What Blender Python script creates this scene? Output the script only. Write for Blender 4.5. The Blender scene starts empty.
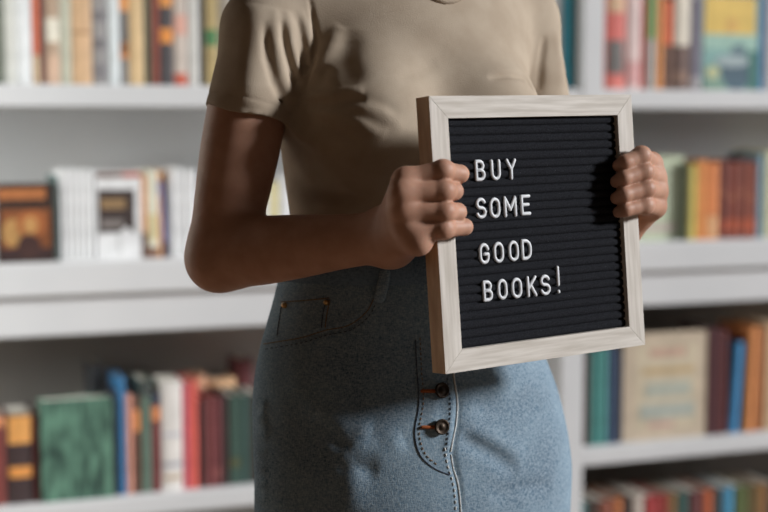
import bpy, bmesh, math, random
import numpy as np
from mathutils import Vector, Matrix
random.seed(7); rng = np.random.default_rng(5)
C = bpy.context.scene.collection
scene = bpy.context.scene

# ------------------------------------------------------------------ camera, world, light, exposure
F = 1400.0; PITCH = math.radians(5.47); CAM = np.array([0, 0, 1.2])
cam_d = bpy.data.cameras.new('camera'); cam = bpy.data.objects.new('camera', cam_d); C.objects.link(cam)
cam_d.sensor_width = 36; cam_d.lens = F*36/768
cam.location = CAM; cam.rotation_euler = (math.pi/2-PITCH, 0, 0)
cam_d.dof.use_dof = True; cam_d.dof.focus_distance = 1.43; cam_d.dof.aperture_fstop = 3.1
cam_d.clip_start = 0.05
scene.camera = cam
vs = scene.view_settings
vs.view_transform = 'Standard'; vs.look = 'None'; vs.gamma = 1; vs.use_curve_mapping = False; vs.exposure = 0.0

SUN_DIR = Vector((0.933, -0.115, 0.340))           # towards the window light
SUN_E = 4.3; SUN_ANGLE = 9; FILL = 0.032
w = bpy.data.worlds.new('world'); scene.world = w; w.use_nodes = True
wn = w.node_tree.nodes; wl = w.node_tree.links; bg = wn['Background']
tc = wn.new('ShaderNodeTexCoord'); sx = wn.new('ShaderNodeSeparateXYZ'); wl.new(tc.outputs['Generated'], sx.inputs[0])
mr = wn.new('ShaderNodeMapRange'); mr.inputs['From Min'].default_value = -1; mr.inputs['From Max'].default_value = 1
wl.new(sx.outputs['X'], mr.inputs['Value'])
cr = wn.new('ShaderNodeValToRGB'); wl.new(mr.outputs['Result'], cr.inputs['Fac'])
cr.color_ramp.elements[0].color = (1.9, 1.12, 0.62, 1); cr.color_ramp.elements[1].color = (1.15, 1.05, 0.95, 1)
e = cr.color_ramp.elements.new(0.5); e.color = (1.1, 0.86, 0.66, 1)
wl.new(cr.outputs['Color'], bg.inputs['Color']); bg.inputs['Strength'].default_value = FILL
sd = bpy.data.lights.new('window_sun', 'SUN'); sun = bpy.data.objects.new('window_sun', sd); C.objects.link(sun)
sd.energy = SUN_E; sd.angle = math.radians(SUN_ANGLE); sd.color = (0.97, 0.98, 1.0)
sun.rotation_euler = SUN_DIR.to_track_quat('Z', 'Y').to_euler(); sun.location = SUN_DIR*3
# added fill lamps, unseen at both sides, that brighten the bookcase
def shelf_fill(name, loc, nrm, e, col, hgt):
    ad = bpy.data.lights.new(name, 'AREA'); o = bpy.data.objects.new(name, ad); C.objects.link(o)
    ad.shape = 'RECTANGLE'; ad.size = 1.3; ad.size_y = hgt; ad.energy = e; ad.color = col
    o.location = loc; o.rotation_euler = (-Vector(nrm)).to_track_quat('Z', 'Y').to_euler()
shelf_fill('shelf_fill_right', (2.75, 2.35, 2.0), (-.45, .88, -.2), 13, (.95, .97, 1.0), .9)
shelf_fill('shelf_fill_left', (-2.1, 2.15, 1.3), (.28, .96, 0), 42, (.97, .99, .96), .8)

# ------------------------------------------------------------------ camera geometry: a pixel of the photograph and a distance give a point
cp, sp = math.cos(PITCH), math.sin(PITCH)
def c2w(v):                                     # camera (x right, y up, z forward) vector to world
    v = np.asarray(v, float); return np.stack([v[..., 0], v[..., 2]*cp+v[..., 1]*sp, v[..., 1]*cp-v[..., 2]*sp], -1)
def ray(px, py): return c2w([(px-384)/F, (256-py)/F, 1.0])
def P(px, py, dep): return CAM+ray(px, py)*dep
# the letter board's own frame
BM = np.array([[0.82353834, -0.06163724, -0.56390198], [0.06998242, 0.99752484, -0.00683004], [0.56292722, -0.03383842, 0.82581348]])
BO = CAM+c2w(np.array([0.16269816, 0.02926777, 1.43177566]))
BU, BV, BN = c2w(BM[:, 0]), c2w(BM[:, 1]), -c2w(BM[:, 2])
def BL(u, v, n): return BO+BU*u+BV*v+BN*n
def BP(px, py, n):                              # the point seen at a pixel, n in front of the board's face
    r = ray(px, py); o = BO+BN*n; s = ((o-CAM)@BN)/(r@BN); return CAM+r*s
B4 = Matrix([[BU[0], BV[0], BN[0], BO[0]], [BU[1], BV[1], BN[1], BO[1]], [BU[2], BV[2], BN[2], BO[2]], [0, 0, 0, 1]])

# ------------------------------------------------------------------ materials
def lin(c):
    f = lambda x: x/12.92 if x <= .04045 else ((x+.055)/1.055)**2.4
    return tuple(f(x/255) for x in c)
def mat(name, col, rough=.6, spec=.4, metal=0, sss=0, sss_r=(1, .35, .2)):
    m = bpy.data.materials.new(name); m.use_nodes = True; b = m.node_tree.nodes['Principled BSDF']
    b.inputs['Base Color'].default_value = (*col, 1); b.inputs['Roughness'].default_value = rough
    b.inputs['Specular IOR Level'].default_value = spec; b.inputs['Metallic'].default_value = metal
    if sss:
        b.inputs['Subsurface Weight'].default_value = sss; b.inputs['Subsurface Radius'].default_value = sss_r; b.inputs['Subsurface Scale'].default_value = .006
    return m
def N(m, t, **kw):
    n = m.node_tree.nodes.new(t)
    for k, v in kw.items():
        if k in n.inputs.keys(): n.inputs[k].default_value = v
        else: setattr(n, k, v)
    return n
def noise_mat(name, c1, c2, scale=(1, 1, 1), nscale=20, detail=4, bump=0, bscale=None, lo=.35, hi=.65, bdist=.001, **kw):
    m = mat(name, c1, **kw); L = m.node_tree.links; b = m.node_tree.nodes['Principled BSDF']
    t = N(m, 'ShaderNodeTexCoord'); mp = N(m, 'ShaderNodeMapping'); mp.inputs['Scale'].default_value = scale
    L.new(t.outputs['Object'], mp.inputs[0])
    n = N(m, 'ShaderNodeTexNoise', Scale=nscale, Detail=detail); L.new(mp.outputs[0], n.inputs['Vector'])
    r = N(m, 'ShaderNodeValToRGB'); L.new(n.outputs['Fac'], r.inputs[0])
    r.color_ramp.elements[0].position = lo; r.color_ramp.elements[1].position = hi
    r.color_ramp.elements[0].color = (*c1, 1); r.color_ramp.elements[1].color = (*c2, 1)
    L.new(r.outputs[0], b.inputs['Base Color'])
    if bump:
        n2 = N(m, 'ShaderNodeTexNoise', Scale=bscale or nscale, Detail=3); L.new(mp.outputs[0], n2.inputs['Vector'])
        bp = N(m, 'ShaderNodeBump', Strength=bump, Distance=bdist); L.new(n2.outputs['Fac'], bp.inputs['Height']); L.new(bp.outputs[0], b.inputs['Normal'])
    return m
M = {}
M['skin'] = noise_mat('skin', (.42, .222, .148), (.50, .28, .195), nscale=38, bump=.12, bscale=420, rough=.52, spec=.32, sss=.12)
M['shirt'] = noise_mat('tan_jersey', (.395, .318, .24), (.445, .365, .28), nscale=30, bump=.35, bscale=900, rough=.92, spec=.1)
M['collar'] = M['shirt']
M['white'] = noise_mat('white_painted_wood', (.60, .605, .61), (.65, .65, .652), nscale=3, rough=.5, spec=.3)
M['wall'] = noise_mat('wall_paint', (.55, .53, .49), (.6, .58, .54), nscale=2, rough=.9)
M['wood_h'] = noise_mat('pale_ash_wood', (.46, .415, .36), (.62, .575, .52), scale=(6, 90, 90), nscale=2.2, detail=6, bump=.25, rough=.6, spec=.25, bdist=.0006)
M['wood_v'] = noise_mat('pale_ash_wood_upright', (.46, .415, .36), (.62, .575, .52), scale=(90, 6, 90), nscale=2.2, detail=6, bump=.25, rough=.6, spec=.25, bdist=.0006)
M['wood_s'] = noise_mat('wood_edge_warm_light', (.46, .29, .165), (.60, .40, .24), scale=(30, 6, 30), nscale=4, detail=6, bump=.25, rough=.6, spec=.25, bdist=.0006)  # frame wood for the outer sides, their warm light put into the colour
M['letter'] = mat('white_plastic', (.62, .635, .655), .38, .4)
M['brass'] = mat('dark_brass', (.05, .038, .03), .5, .4, 1)
M['rivet'] = mat('copper_rivet', (.55, .33, .14), .35, .5, 1)
M['thread'] = mat('tan_thread', (.20, .125, .07), .8, .1)
M['dthread'] = mat('navy_thread', (.05, .06, .09), .85, .1)
M['orange_thread'] = mat('rust_thread', (.33, .10, .035), .8, .1)
M['pale_edge'] = noise_mat('frayed_denim_edge', (.60, .62, .60), (.80, .80, .78), nscale=300, rough=.9, spec=.1)
M['hair'] = noise_mat('brown_hair', (.05, .03, .02), (.10, .06, .04), scale=(60, 60, 4), nscale=3, rough=.5)
M['shoe'] = mat('black_shoe_leather', (.02, .02, .02), .5)
M['paper'] = noise_mat('book_pages', (.62, .58, .50), (.72, .69, .61), scale=(1, 400, 1), nscale=3, rough=.9)
# felt: near black with pale lint specks
m = noise_mat('black_felt', (.012, .0127, .015), (.024, .0253, .030), nscale=700, bump=.9, bscale=1600, rough=.97, spec=.06, bdist=.0008); M['felt'] = m
L = m.node_tree.links; b = m.node_tree.nodes['Principled BSDF']; old = b.inputs['Base Color'].links[0].from_socket
t = N(m, 'ShaderNodeTexCoord'); vo = N(m, 'ShaderNodeTexVoronoi', Scale=190.0); L.new(t.outputs['Object'], vo.inputs['Vector'])
lt = N(m, 'ShaderNodeMath', operation='LESS_THAN'); L.new(vo.outputs['Distance'], lt.inputs[0]); lt.inputs[1].default_value = .05
sc = N(m, 'ShaderNodeSeparateColor'); L.new(vo.outputs['Color'], sc.inputs[0])
gt = N(m, 'ShaderNodeMath', operation='GREATER_THAN'); L.new(sc.outputs[0], gt.inputs[0]); gt.inputs[1].default_value = .72
mu = N(m, 'ShaderNodeMath', operation='MULTIPLY'); L.new(lt.outputs[0], mu.inputs[0]); L.new(gt.outputs[0], mu.inputs[1])
mx = N(m, 'ShaderNodeMix', data_type='RGBA'); L.new(mu.outputs[0], mx.inputs[0]); L.new(old, mx.inputs[6]); mx.inputs[7].default_value = (.16, .165, .18, 1)
L.new(mx.outputs[2], b.inputs['Base Color'])
# denim: twill threads of white weft over washed indigo
def denim(name, dark, light, thread):
    m = noise_mat(name, dark, light, nscale=14, detail=5, rough=.9, spec=.08, lo=.3, hi=.7); L = m.node_tree.links; b = m.node_tree.nodes['Principled BSDF']
    base = b.inputs['Base Color'].links[0].from_socket
    t = N(m, 'ShaderNodeTexCoord')
    mp = N(m, 'ShaderNodeMapping'); mp.inputs['Scale'].default_value = (900, 900, 260); L.new(t.outputs['Object'], mp.inputs[0])
    n1 = N(m, 'ShaderNodeTexNoise', Scale=1.0, Detail=2.0); L.new(mp.outputs[0], n1.inputs['Vector'])
    mp2 = N(m, 'ShaderNodeMapping'); mp2.inputs['Scale'].default_value = (260, 260, 900); L.new(t.outputs['Object'], mp2.inputs[0])
    n2 = N(m, 'ShaderNodeTexNoise', Scale=1.0, Detail=2.0); L.new(mp2.outputs[0], n2.inputs['Vector'])
    ad = N(m, 'ShaderNodeMath', operation='ADD'); L.new(n1.outputs['Fac'], ad.inputs[0]); L.new(n2.outputs['Fac'], ad.inputs[1])
    r = N(m, 'ShaderNodeMapRange'); r.inputs['From Min'].default_value = .74; r.inputs['From Max'].default_value = 1.34; L.new(ad.outputs[0], r.inputs[0])
    mx = N(m, 'ShaderNodeMix', data_type='RGBA'); sc = N(m, 'ShaderNodeMath', operation='MULTIPLY'); L.new(r.outputs[0], sc.inputs[0]); sc.inputs[1].default_value = .55
    L.new(sc.outputs[0], mx.inputs[0]); L.new(base, mx.inputs[6]); mx.inputs[7].default_value = (*thread, 1)
    L.new(mx.outputs[2], b.inputs['Base Color'])
    bp = N(m, 'ShaderNodeBump', Strength=.5, Distance=.0006); L.new(ad.outputs[0], bp.inputs['Height']); L.new(bp.outputs[0], b.inputs['Normal'])
    return m
M['denim'] = denim('washed_denim', (.055, .105, .16), (.135, .215, .285), (.50, .58, .63))
M['denim_dark'] = denim('unfaded_denim', (.06, .095, .14), (.11, .17, .24), (.25, .32, .38))
_cm = {}
def colmat(rgb, k=1.25):
    key = tuple(rgb)
    if key not in _cm:
        g_ = .13*sum(rgb)/3+8; c = tuple(min(.8, x*k) for x in lin([.87*x+g_*.85 for x in rgb])); d = tuple(x*.82 for x in c)
        _cm[key] = noise_mat('paper_cover', d, c, nscale=25, rough=.55, spec=.3)
    return _cm[key]

# ------------------------------------------------------------------ object helpers
def link(name, me, m, parent=None, label=None, smooth=False):
    o = bpy.data.objects.new(name, me); C.objects.link(o)
    if m is not None and not me.materials: me.materials.append(m)
    if parent is not None: o.parent = parent
    if label: o['label'] = label
    if smooth: me.polygons.foreach_set('use_smooth', np.ones(len(me.polygons), bool))
    return o
def obj(name, bm, m, parent=None, label=None, smooth=False):
    me = bpy.data.meshes.new(name); bmesh.ops.recalc_face_normals(bm, faces=bm.faces[:]); bm.to_mesh(me); bm.free()
    return link(name, me, m, parent, label, smooth)
def empty(name, label, cat, mtx=None, group=None):
    o = bpy.data.objects.new(name, None); C.objects.link(o); o.empty_display_size = .05
    if mtx is not None: o.matrix_world = mtx
    o['label'] = label; o['category'] = cat
    if group: o['group'] = group
    return o
def struct(o): o['kind'] = 'structure'; return o
def box(bm, x0, x1, y0, y1, z0, z1, bev=0):
    t = bmesh.new()
    vs_ = [t.verts.new(p) for p in ((x0, y0, z0), (x1, y0, z0), (x1, y1, z0), (x0, y1, z0), (x0, y0, z1), (x1, y0, z1), (x1, y1, z1), (x0, y1, z1))]
    for f in ((3, 2, 1, 0), (4, 5, 6, 7), (0, 1, 5, 4), (1, 2, 6, 5), (2, 3, 7, 6), (3, 0, 4, 7)): t.faces.new([vs_[i] for i in f])
    if bev: bmesh.ops.bevel(t, geom=t.edges[:], offset=bev, segments=2, affect='EDGES', profile=.5)
    me = bpy.data.meshes.new('t'); t.to_mesh(me); t.free(); bm.from_mesh(me); bpy.data.meshes.remove(me)
def newbox(*a, **k): bm = bmesh.new(); box(bm, *a, **k); return bm
def tube(bm, pts, r, seg=8, closed=False, flat=None, caps=True):
    """sweep a round (or flattened along direction 'flat'=(vec, factor)) section along pts with rounded ends"""
    pts = [np.asarray(p, float) for p in pts]; n = len(pts)
    rr = r if isinstance(r, (list, tuple)) else [r]*n
    if not closed and caps:
        a = pts[0]-pts[1]; a /= np.linalg.norm(a)+1e-12; c = pts[-1]-pts[-2]; c /= np.linalg.norm(c)+1e-12
        pre = [(pts[0]+a*rr[0]*q, rr[0]*math.sqrt(max(1-q*q, .0025))) for q in (.999, .8, .45)]
        post = [(pts[-1]+c*rr[-1]*q, rr[-1]*math.sqrt(max(1-q*q, .0025))) for q in (.45, .8, .999)]
        pts = [p for p, _ in pre]+pts+[p for p, _ in post]; rr = [q for _, q in pre]+list(rr)+[q for _, q in post]; n = len(pts)
    rings = []; up = None
    for i in range(n):
        if closed: d = pts[(i+1) % n]-pts[i-1]
        else: d = pts[min(i+1, n-1)]-pts[max(i-1, 0)]
        d = d/(np.linalg.norm(d)+1e-12)
        if flat is not None: up = np.asarray(flat[0], float)
        elif up is None: up = np.array([0, 0, 1.]) if abs(d[2]) < .9 else np.array([1., 0, 0])
        s = np.cross(d, up); s /= np.linalg.norm(s)+1e-12; u = np.cross(s, d)
        if flat is None: up = u
        k = flat[1] if flat is not None else 1
        rings.append([bm.verts.new(pts[i]+(s*math.cos(a)+u*k*math.sin(a))*rr[i]) for a in np.linspace(0, 2*math.pi, seg, endpoint=False)])
    m_ = n if closed else n-1
    for i in range(m_):
        A, Bq = rings[i], rings[(i+1) % n]
        for j in range(seg): bm.faces.new((A[j], A[(j+1) % seg], Bq[(j+1) % seg], Bq[j]))
    if not closed: bm.faces.new(rings[0][::-1]); bm.faces.new(rings[-1])

# ------------------------------------------------------------------ implicit surfaces
def smin(a, b, k):
    h = np.maximum(k-np.abs(a-b), 0); return np.minimum(a, b)-h*h/(4*k)
def rcone(p, a, b, r1, r2):
    a = np.asarray(a, float); ab = np.asarray(b, float)-a
    t = np.clip(((p-a)@ab)/(ab@ab), 0, 1)
    return np.linalg.norm(p-a-t[:, None]*ab, axis=1)-(r1+(r2-r1)*t)
def ellip(p, c, r, ax=None):
    q = p-np.asarray(c, float)
    if ax is not None: q = q@np.asarray(ax).T
    r = np.asarray(r, float); k0 = np.linalg.norm(q/r, axis=1); k1 = np.linalg.norm(q/(r*r), axis=1)+1e-9
    return k0*(k0-1)/k1
def hermite(xs, ys, x):
    xs = np.asarray(xs, float); ys = np.asarray(ys, float)
    d = np.diff(ys)/np.diff(xs); m = np.zeros_like(ys); m[1:-1] = (d[:-1]+d[1:])/2; m[0] = d[0]; m[-1] = d[-1]
    x = np.clip(x, xs[0], xs[-1]); i = np.clip(np.searchsorted(xs, x)-1, 0, len(xs)-2)
    h = xs[i+1]-xs[i]; t = (x-xs[i])/h
    return (2*t**3-3*t**2+1)*ys[i]+(t**3-2*t**2+t)*h*m[i]+(-2*t**3+3*t**2)*ys[i+1]+(t**3-t**2)*h*m[i+1]
def mesh_sdf(name, f, lo, hi, h, slack=1.5, smooth_it=0):
    B = 8; lo = np.asarray(lo, float); nb = np.ceil((np.asarray(hi)-lo)/(h*B)).astype(int)
    g = np.stack(np.meshgrid(*[np.arange(k) for k in nb], indexing='ij'), -1).reshape(-1, 3)
    cen = lo+(g+.5)*B*h
    d = np.concatenate([f(cen[i:i+60000]) for i in range(0, len(cen), 60000)])
    g = g[np.abs(d) < h*B*.5*1.7321*slack]
    ND = nb*B+4; r9 = np.arange(9)
    off = np.stack(np.meshgrid(r9, r9, r9, indexing='ij'), -1).reshape(-1, 3)
    ids, vts, quads = [], [], []
    key = lambda c: ((c[..., 0]+1)*ND[1]+c[..., 1]+1)*ND[2]+c[..., 2]+1
    for s in range(0, len(g), 500):
        gb = g[s:s+500]; base = gb*B
        pts = lo+(base[:, None, :]+off[None])*h
        v = f(pts.reshape(-1, 3)).reshape(-1, 9, 9, 9)
        ng = v < 0
        cnt = np.zeros((len(gb), 8, 8, 8), int)
        for dx in (0, 1):
            for dy in (0, 1):
                for dz in (0, 1): cnt += ng[:, dx:dx+8, dy:dy+8, dz:dz+8]
        act = (cnt > 0) & (cnt < 8); bi, ci, cj, ck = np.nonzero(act)
        if not len(bi): continue
        acc = np.zeros((len(bi), 3)); num = np.zeros(len(bi))
        for ax in range(3):
            o1, o2 = [q for q in range(3) if q != ax]
            for e1 in (0, 1):
                for e2 in (0, 1):
                    a = [0, 0, 0]; a[o1] = e1; a[o2] = e2; b_ = a.copy(); b_[ax] = 1
                    va = v[bi, ci+a[0], cj+a[1], ck+a[2]]; vb = v[bi, ci+b_[0], cj+b_[1], ck+b_[2]]
                    cr_ = (va < 0) != (vb < 0); t = np.where(cr_, va/np.where(cr_, va-vb, 1), 0)
                    pt = np.tile(np.array(a, float), (len(bi), 1)); pt[:, ax] = t
                    acc[cr_] += pt[cr_]; num += cr_
        cell = base[bi]+np.stack([ci, cj, ck], 1)
        vts.append(lo+(cell+acc/num[:, None])*h); ids.append(key(cell))
        for ax in range(3):
            o1, o2 = (ax+1) % 3, (ax+2) % 3
            A = ng[:, :8, :8, :8]; sl = [slice(0, 8)]*3; sl[ax] = slice(1, 9); Bn = ng[:, sl[0], sl[1], sl[2]]
            bi2, i2, j2, k2 = np.nonzero(A != Bn)
            c = base[bi2]+np.stack([i2, j2, k2], 1); q = []
            for p1, p2 in ((-1, -1), (0, -1), (0, 0), (-1, 0)):
                cc = c.copy(); cc[:, o1] += p1; cc[:, o2] += p2; q.append(key(cc))
            q = np.stack(q, 1); fl = ~A[bi2, i2, j2, k2]; q[fl] = q[fl][:, ::-1]
            quads.append(q)
    ids = np.concatenate(ids); vts = np.concatenate(vts); quads = np.concatenate(quads)
    o = np.argsort(ids); ids = ids[o]; vts = vts[o]
    ix = np.clip(np.searchsorted(ids, quads), 0, len(ids)-1); quads = ix[(ids[ix] == quads).all(1)]
    for _ in range(smooth_it):
        acc = np.zeros_like(vts); num = np.zeros(len(vts))
        for a_, b_ in ((0, 1), (1, 2), (2, 3), (3, 0)):
            np.add.at(acc, quads[:, a_], vts[quads[:, b_]]); np.add.at(num, quads[:, a_], 1)
            np.add.at(acc, quads[:, b_], vts[quads[:, a_]]); np.add.at(num, quads[:, b_], 1)
        vts = vts*.5+.5*acc/np.maximum(num, 1)[:, None]
    return vts, quads
def np_mesh(name, parts):
    me = bpy.data.meshes.new(name); vs_, qs, n = [], [], 0
    for v, q in parts: vs_.append(v); qs.append(q+n); n += len(v)
    v = np.concatenate(vs_); q = np.concatenate(qs)
    me.vertices.add(len(v)); me.vertices.foreach_set('co', v.astype(np.float32).ravel())
    me.loops.add(q.size); me.loops.foreach_set('vertex_index', q.astype(np.int32).ravel())
    me.polygons.add(len(q)); me.polygons.foreach_set('loop_start', (np.arange(len(q))*4).astype(np.int32))
    try: me.polygons.foreach_set('loop_total', np.full(len(q), 4, np.int32))
    except Exception: pass
    me.update(calc_edges=True); me.validate(); return me
def hit(f, px, py, t0=1.15, t1=2.2, lift=0):
    """first point of an implicit surface along a viewing ray"""
    r = ray(px, py); r = r/np.linalg.norm(r); t = t0
    for _ in range(200):
        p = CAM+r*t; d = float(f(p[None])[0])
        if d < 2e-4 or t > t1: break
        t += max(d*.6, 2e-4)
    p = CAM+r*t
    if lift:
        e_ = 1e-3; gr = np.array([float(f((p+e_*np.eye(3)[i])[None])[0]-f((p-e_*np.eye(3)[i])[None])[0]) for i in range(3)])
        p = p+gr/(np.linalg.norm(gr)+1e-12)*lift
    return p
def polydist(p, pts):
    """distance to a polyline and how far along it (0..1)"""
    best = np.full(len(p), 9.); tt = np.zeros(len(p)); n = len(pts)-1
    for i in range(n):
        a, ab = pts[i], pts[i+1]-pts[i]; t = np.clip(((p-a)@ab)/(ab@ab+1e-12), 0, 1)
        d = np.linalg.norm(p-a-t[:, None]*ab, axis=1); m_ = d < best; best[m_] = d[m_]; tt[m_] = (i+t[m_])/n
    return best, tt
def folds(p, lst):
    out = np.zeros(len(p))
    for pts, amp, sig in lst:
        c = pts.mean(0); R_ = np.linalg.norm(pts-c, axis=1).max()+3.2*sig
        k = np.nonzero(((p-c)**2).sum(1) < R_*R_)[0]
        if not len(k): continue
        d, t = polydist(p[k], pts)
        out[k] += amp*np.exp(-d*d/(2*sig*sig))*np.clip(np.minimum(t, 1-t)*5, .0, 1)**.7
    return out

# ------------------------------------------------------------------ room and bookcase
TH = math.radians(19.9); D = np.array([math.cos(TH), math.sin(TH), 0]); A = np.array([-math.sin(TH), math.cos(TH), 0])
r0 = ray(0, 200); SO = CAM+r0*3.07; SO[2] = 0
SM = Matrix.Translation(SO) @ Matrix.Rotation(TH, 4, 'Z')
def SQ(px, py, q):
    r = ray(px, py); o = SO+A*q; t = ((o-CAM)@A)/(r@A); p = CAM+r*t; return float((p-SO)@D), float(p[2])
DEPTH = .30
bm = newbox(-3, 4.6, DEPTH+.03, DEPTH+.13, 0, 2.7); o = obj('wall_back', bm, M['wall']); o.matrix_world = SM; struct(o)
flm = noise_mat('oak_floor', (.20, .13, .085), (.30, .205, .135), scale=(2, 30, 1), nscale=2, rough=.5)
bm = newbox(-4, 4.6, -5, 5, -.1, 0); o = obj('floor', bm, flm); struct(o)

zT0 = SQ(100, 107, 0)[1]; zT1 = SQ(100, 84.5, 0)[1]
zM1 = SQ(20, 262, .03)[1]; zMa = SQ(0, 299, -.02)[1]; zM0 = SQ(0, 338.8, 0)[1]
zB1 = SQ(660, 440, .025)[1]; zB0 = zB1-.046; zC1 = SQ(60, 500.5, .03)[1]; zC0 = zC1-.046
SL, SR = -.62, 2.62
bc = empty('bookcase', 'white painted bookcase with thick shelves filled with books behind the person', 'bookcase', SM)
def part(name, bm, m=M['white'], parent=bc, label=None): return obj(name, bm, m, parent, label)
def shelf(z0, z1, y0=0, a=None, b=None): return part('shelf', newbox(SL if a is None else a, SR if b is None else b, y0, DEPTH, z0, z1, bev=.004))
shelf(zT0, zT1)
part('shelf', newbox(SL, SR, -.018, DEPTH, zMa, zM1, bev=.005), label='thick middle shelf')
part('frieze_rail', newbox(SL, SR, 0, DEPTH, zM0, zMa-.002, bev=.003))
zL = .055
shelf(.0, zL); shelf(1.66, 1.70); shelf(2.02, 2.06)
part('back_panel', newbox(SL, SR, DEPTH, DEPTH+.02, zM0, 2.06))
su0, su1 = SQ(583, 40, 0)[0], SQ(604, 40, 0)[0]
for a, b_ in ((SL-.04, SL), (SR, SR+.04)):
    part('upright', newbox(a, b_, -.004, DEPTH+.02, 0, 2.06, bev=.003))
part('upright', newbox(su0, su1, -.003, DEPTH, zM1, 2.02, bev=.003))
sl0, sl1 = SQ(560, 400, 0)[0], SQ(583, 400, 0)[0]
part('back_panel', newbox(SL, sl0, DEPTH, DEPTH+.02, 0, zM0), noise_mat('shade_grey_panel', (.40, .38, .35), (.45, .43, .40), nscale=4, rough=.8), label='grey back panel with recess shade painted in')  # shade of the lower left bay put into the panel colour
part('back_panel', newbox(sl0, SR, DEPTH, DEPTH+.02, 0, zM0), noise_mat('shade_brown_panel', (.19, .17, .15), (.24, .215, .19), nscale=4, rough=.8), label='grey brown back panel with deeper shade painted in')  # deeper shade of the lower right bay put into the colour
shelf(zB0, zB1, 0, sl1); shelf(zC0, zC1, 0, None, sl0)   # the low shelf sits a little lower in the left bay
part('upright', newbox(sl0, sl1, -.003, DEPTH, zL, zM0, bev=.003))

# ------------------------------------------------------------------ books
def book(s0, s1, z, h, col, label, group, q=.03, dep=.15, bands=(), lean=0, gain=1.25, head=None):  # the factor passed to colmat only scales the brightness of the colours
    """one upright book, spine to the front; bands: (from, to, colour) as parts of the height"""
    t = s1-s0
    mtx = SM @ Matrix.Translation((s0, q, z)) @ Matrix.Rotation(lean, 4, 'Y')
    b = empty('book', label, 'book', mtx, group)
    bm = bmesh.new(); c = min(.003, t*.18)
    # cover: two boards and a slightly rounded spine, as one folded sheet
    prof = [(0, dep), (0, .004), (t*.18, .0008), (t*.5, -.0008), (t*.82, .0008), (t, .004), (t, dep), (t-c, dep), (t-c, .007), (c, .007), (c, dep)]
    lo_ = [bm.verts.new((x, y, 0)) for x, y in prof]; hi_ = [bm.verts.new((x, y, h)) for x, y in prof]
    n = len(prof)
    for i in range(n): bm.faces.new((lo_[i], lo_[(i+1) % n], hi_[(i+1) % n], hi_[i]))
    bm.faces.new(lo_[::-1]); bm.faces.new(hi_)
    obj('cover', bm, colmat(col, gain), b)
    obj('pages', newbox(c, t-c, .007, dep-.003, .003, h-.004), M['paper'], b)
    for f0, f1, bc_ in bands:
        bm = bmesh.new()
        pr = [(-.0004, .0045), (t*.18, .0001), (t*.5, -.0016), (t*.82, .0001), (t+.0004, .0045)]
        lo_ = [bm.verts.new((x, y, h*f0)) for x, y in pr]; hi_ = [bm.verts.new((x, y, h*f1)) for x, y in pr]
        inn0 = [bm.verts.new((x, .0055, h*f0)) for x, y in pr]; inn1 = [bm.verts.new((x, .0055, h*f1)) for x, y in pr]
        for i in range(4):
            bm.faces.new((lo_[i], lo_[i+1], hi_[i+1], hi_[i])); bm.faces.new((inn0[i+1], inn0[i], inn1[i], inn1[i+1]))
            bm.faces.new((hi_[i], hi_[i+1], inn1[i+1], inn1[i])); bm.faces.new((lo_[i+1], lo_[i], inn0[i], inn0[i+1]))
        bm.faces.new((lo_[0], hi_[0], inn1[0], inn0[0])); bm.faces.new((lo_[-1], inn0[-1], inn1[-1], hi_[-1]))
        obj('spine_label', bm, colmat(bc_, gain), b)
    return b
def faceout(s0, s1, z, h, col, label, group, q=.03, t=.02, prints=(), gain=1.25, cmat=None):
    """a book shown by its front cover; prints: (x0, x1, z0, z1, colour, kind) as parts of width and height"""
    w_ = s1-s0; b = empty('book', label, 'book', SM @ Matrix.Translation((s0, q, z)), group)
    bm = bmesh.new(); box(bm, 0, w_, 0, .003, 0, h); box(bm, 0, w_, t-.003, t, 0, h); box(bm, 0, .004, .003, t-.003, 0, h)
    obj('cover', bm, cmat or colmat(col, gain), b)
    obj('pages', newbox(.004, w_-.003, .003, t-.003, .003, h-.003), M['paper'], b)
    for i, (x0, x1, z0, z1, c_, kind) in enumerate(prints):
        bm = bmesh.new(); d_ = -.0004-.0003*i
        if kind == 'disc':
            pts = [((x0+x1)/2*w_+(x1-x0)/2*w_*math.cos(a), (z0+z1)/2*h+(z1-z0)/2*h*math.sin(a)) for a in np.linspace(0, 2*math.pi, 28, endpoint=False)]
            fr = [bm.verts.new((x, d_, y)) for x, y in pts]; bk = [bm.verts.new((x, .001, y)) for x, y in pts]
            bm.faces.new(fr); bm.faces.new(bk[::-1])
            for i_ in range(28): bm.faces.new((fr[i_], bk[i_], bk[(i_+1) % 28], fr[(i_+1) % 28]))
        else: box(bm, x0*w_, x1*w_, d_, .001, z0*h, z1*h)
        obj('cover_print', bm, colmat(c_, gain), b)
    return b
def row(lst, yb, z, group, q=.03, dep=.15, gap=.0006, gain=1.25):
    """books from pixel edge to pixel edge along one shelf"""
    for x0, x1, h, col, label, *rest in lst:
        kw = dict(rest[0]) if rest else {}
        qq = kw.pop('q', q); a, b_ = SQ(x0, yb, qq)[0], SQ(x1, yb, qq)[0]
        if 'prints' in kw: faceout(a+gap, b_-gap, z, h, col, label, group, q=qq, **dict(dict(gain=gain), **kw))
        else: book(a+gap, b_-gap, z, h, col, label, group, q=qq, **dict(dict(dep=dep, gain=gain), **kw))
GM = noise_mat('mottled_green_cover', (.022, .05, .04), (.13, .27, .19), scale=(14, 1, 3.5), nscale=4, detail=4, rough=.6)
G = 'books on the top shelf, left bay'
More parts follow.
